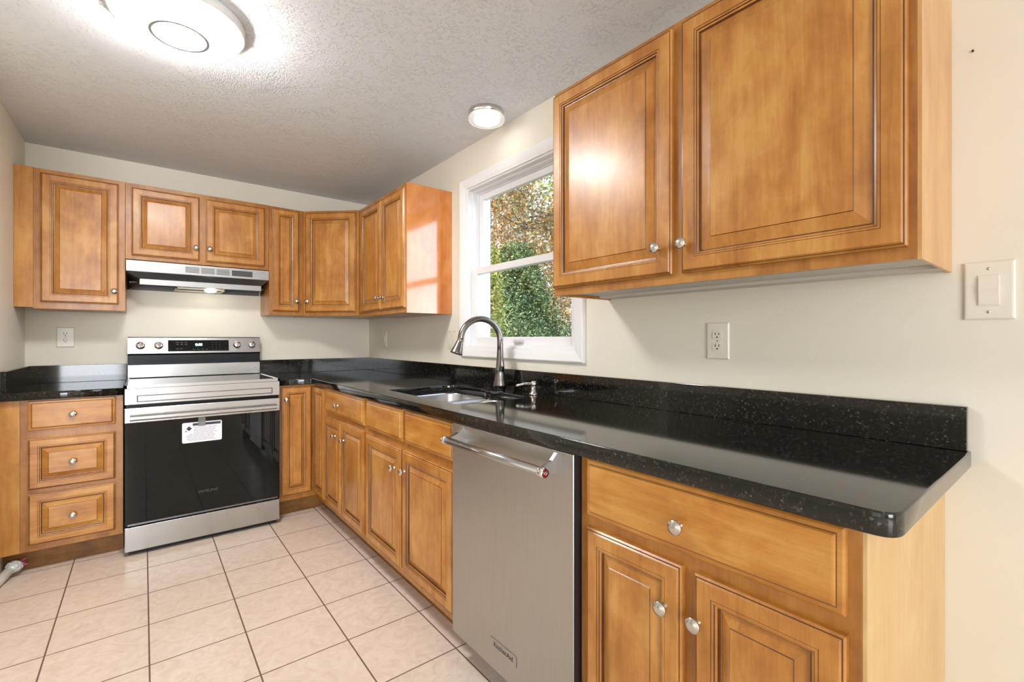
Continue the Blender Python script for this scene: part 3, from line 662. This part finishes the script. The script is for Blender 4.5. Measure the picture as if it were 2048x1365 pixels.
single('nail', 'small dark nail high on the right wall above the big rocker switch', 'nail', lathe(BM(), [(0, 0), (.0022, 0), (.0022, .004), (0, .0045)], o=(-.0003, -3.676, 1.842), ax=(-1, 0, 0), seg=12), SLOT, (0, -3.676, 1.842))
# ------------------------------------------------------------------ ceiling lights
t = Thing('ceiling_light', 'large round white flush ceiling lamp with grey ring, over the floor', 'ceiling light', (-1.405, -1.848, CZ))
def lz(prof, o, **k): return lathe(BM(), prof, o=o, ax=(0, 0, -1), seg=64, **k)
o_ = (-1.405, -1.848, CZ-.0005)
t.part('base_ring', lz([(0, 0), (.198, 0), (.200, .004), (.200, .030), (.196, .034), (.186, .034), (0, .034)], o_), LWHT)
t.part('diffuser', lz([(0, .0342), (.180, .0342), (.183, .036), (.181, .048), (.174, .058), (.160, .067), (.13, .0715), (.09, .073), (0, .073)], o_), GLOW)
t.part('trim_ring', lz([(.0885, .0732), (.0885, .0770), (.0785, .0770), (.0785, .0732)], o_), LGREY)
t = Thing('ceiling_light', 'small round nickel and glass ceiling lamp above the sink window', 'ceiling light', (-.160, -1.955, CZ))
o_ = (-.160, -1.955, CZ-.0005)
t.part('base_ring', lz([(0, 0), (.088, 0), (.089, .002), (.089, .026), (.086, .028), (0, .028)], o_), NICK)
t.part('diffuser', lz([(0, .0282), (.058, .0282), (.060, .034), (.056, .044), (.03, .047), (0, .047)], o_), GLOW2)
t.part('acrylic_ring', lz([(.062, .0285), (.0905, .0285), (.0915, .030), (.0915, .044), (.0895, .047), (.064, .047), (.062, .045), (.062, .0285)], o_), ACR)

# ------------------------------------------------------------------ pipe on the floor
t = Thing('wrapped_pipe', 'white pipe end wrapped in clear plastic on the floor by the left cabinet', 'pipe', (-2.0, -.7, FZ))
pth = [(-2.075, -1.02, FZ+.0205), (-2.035, -.70, FZ+.0215), (-2.012, -.612, FZ+.034)]
t.part('pipe', tube(BM(), pth, .0200, 16), PVC)
b = BM(); rd = random.Random(5)
bmesh.ops.create_icosphere(b, subdivisions=3, radius=1)
for v in b.verts:
    k = 1+.16*math.sin(v.co.x*7+1)*math.sin(v.co.y*6)*math.cos(v.co.z*8)+.05*rd.random()
    v.co = Vector((v.co.x*.030*k, v.co.y*.036*k, v.co.z*.027*k))+Vector((-1.996, -.590, FZ+.045))
t.part('plastic_wrap', b, WRAP)
b = BM()
for dx, dz in ((0, 0), (.006, .014), (.010, -.008)): tube(b, [(-1.972, -.585, FZ+.05+dz), (-1.960+dx, -.581, FZ+.055+dz*1.4)], [.005, .003], 8)
t.part('primer_tip', b, PINK, label='pink purple tips')

# ------------------------------------------------------------------ outdoors
struct('ground', bx(.145, 60, -30, 50, -.75, -.7), GRASS)
def leaf_cloud(seed, pts, n, size, spread, elong=2.2):
    rd = random.Random(seed); bm = BM()
    for _ in range(n):
        c, sp = pts(rd); c = Vector(c)+Vector((rd.gauss(0, sp), rd.gauss(0, sp), rd.gauss(0, sp)))
        d = Vector((rd.gauss(0, 1), rd.gauss(0, 1), rd.gauss(0, .7))).normalized(); s = d.cross(Vector((rd.gauss(0, 1), rd.gauss(0, 1), rd.gauss(0, 1)))).normalized()
        L = size*(.6+.8*rd.random()); W = L/elong
        bm.faces.new([bm.verts.new(c-d*L/2), bm.verts.new(c+s*W/2), bm.verts.new(c+d*L/2), bm.verts.new(c-s*W/2)])
    return bm
def evergreen(label, x, y, h, r, n, seed, mat=EVER, name='evergreen_tree'):
    t = Thing(name, label, 'tree', (x, y, -.7), )
    t.part('trunk', tube(BM(), [(x, y, -.7), (x+.05, y, h*.5-.7), (x, y, h*.92-.7)], [.14, .09, .02], 10), BARK)
    def pts(rd):
        k = rd.random()**.8; a = rd.random()*6.283; q = round(a*3)/3+rd.gauss(0, .10); rr = r*(1-k*.9)*(.35+.65*rd.random()**.5)*(1+.25*math.sin(a*5+k*19))
        return (x+rr*math.cos(q), y+rr*math.sin(q), -.7+.15+k*h-.12*rr), .05
    f = t.part('foliage', leaf_cloud(seed, pts, n, .052, .06, 2.2), mat); f['kind'] = 'stuff'
def broadleaf(label, x, y, h, r, zc, n, seed, mat, size=.10, lean=(0, 0)):
    t = Thing('autumn_tree', label, 'tree', (x, y, -.7)); rd = random.Random(seed); tips = []; tb = BM()
    top = Vector((x+lean[0], y+lean[1], h-.7)); tube(tb, [(x, y, -.7), (x+lean[0]*.4, y+lean[1]*.4, h*.45-.7), top], [.13, .09, .03], 10); t.part('trunk', tb, BARK)
    bb = BM()
    for i in range(34):
        k = .25+.7*rd.random(); p0 = Vector((x, y, -.7)).lerp(top, k); a = rd.random()*6.283; ln = r*(.5+.6*rd.random())
        p1 = p0+Vector((math.cos(a)*ln*.5, math.sin(a)*ln*.5, ln*.12*rd.gauss(.6, 1))); p2 = p0+Vector((math.cos(a+.2)*ln, math.sin(a+.2)*ln, ln*.3*rd.gauss(.2, 1)))
        tube(bb, [p0, p1, p2], [.028, .016, .005], 6); tips += [p1, p2, p0.lerp(p2, .75), p1.lerp(p2, .5)]
    t.part('branches', bb, BARK)
    f = t.part('foliage', leaf_cloud(seed+1, lambda q: (q.choice(tips), .26), n, size, .2, 1.6), mat); f['kind'] = 'stuff'
def at(az, d): return (-1.505+d*math.sin(R(az)), -3.852+d*math.cos(R(az)))
evergreen('dark green evergreen filling the lower window pane', *at(39, 7.8), 3.25, 1.65, 70000, 11)
evergreen('sparser green evergreen at the right of the lower window pane', *at(52.5, 11), 3.2, 1.3, 20000, 13)
evergreen('yellow green shrub at the left edge of the lower window pane', *at(36.0, 5.4), 2.75, .30, 5000, 17, YELL, 'yellow_shrub')
broadleaf('autumn tree with orange and tan leaves above the evergreens', *at(40, 13), 6.3, 1.9, 3.5, 20000, 21, FALL, .09)
broadleaf('autumn tree with bare twigs at the right of the window view', *at(54, 18), 6.0, 2.0, 3, 12000, 31, FALL, .10, (-.4, .6))
broadleaf('tall far tree with brown leaves at the left of the window view', *at(32.5, 19), 9.5, 2.4, 5, 9000, 41, FALL, .13)
broadleaf('tall far tree with thin green foliage behind the autumn trees', *at(41, 25), 12, 3.6, 6, 6000, 51, YELL, .2)
t = Thing('neighbour_house', 'white sided house far behind the trees at the lower right of the window', 'house', (24, 14, -.7))
t.part('walls', bx(21, 28, 10, 17, -.7, 2.4), SIDING)
t.part('roof', extr(BM(), [(9.6, 2.4), (17.4, 2.4), (13.5, 4.4)], 'x', 20.7, 28.3), ROOFM)

GROUPS = {'upper_cabinet': 'honey wood upper cabinets', 'base_cabinet': 'honey wood base cabinets', 'wall_outlet': 'ivory duplex wall outlets', 'wall_switch': 'rocker wall switches',
          'evergreen_tree': 'evergreen trees outside the window', 'autumn_tree': 'autumn trees outside the window', 'countertop': 'black granite countertops', 'ceiling_light': 'round ceiling lights'}
for o in list(COL.objects):
    k = o.name.split('.')[0]
    if o.parent is None and k in GROUPS: o['group'] = GROUPS[k]
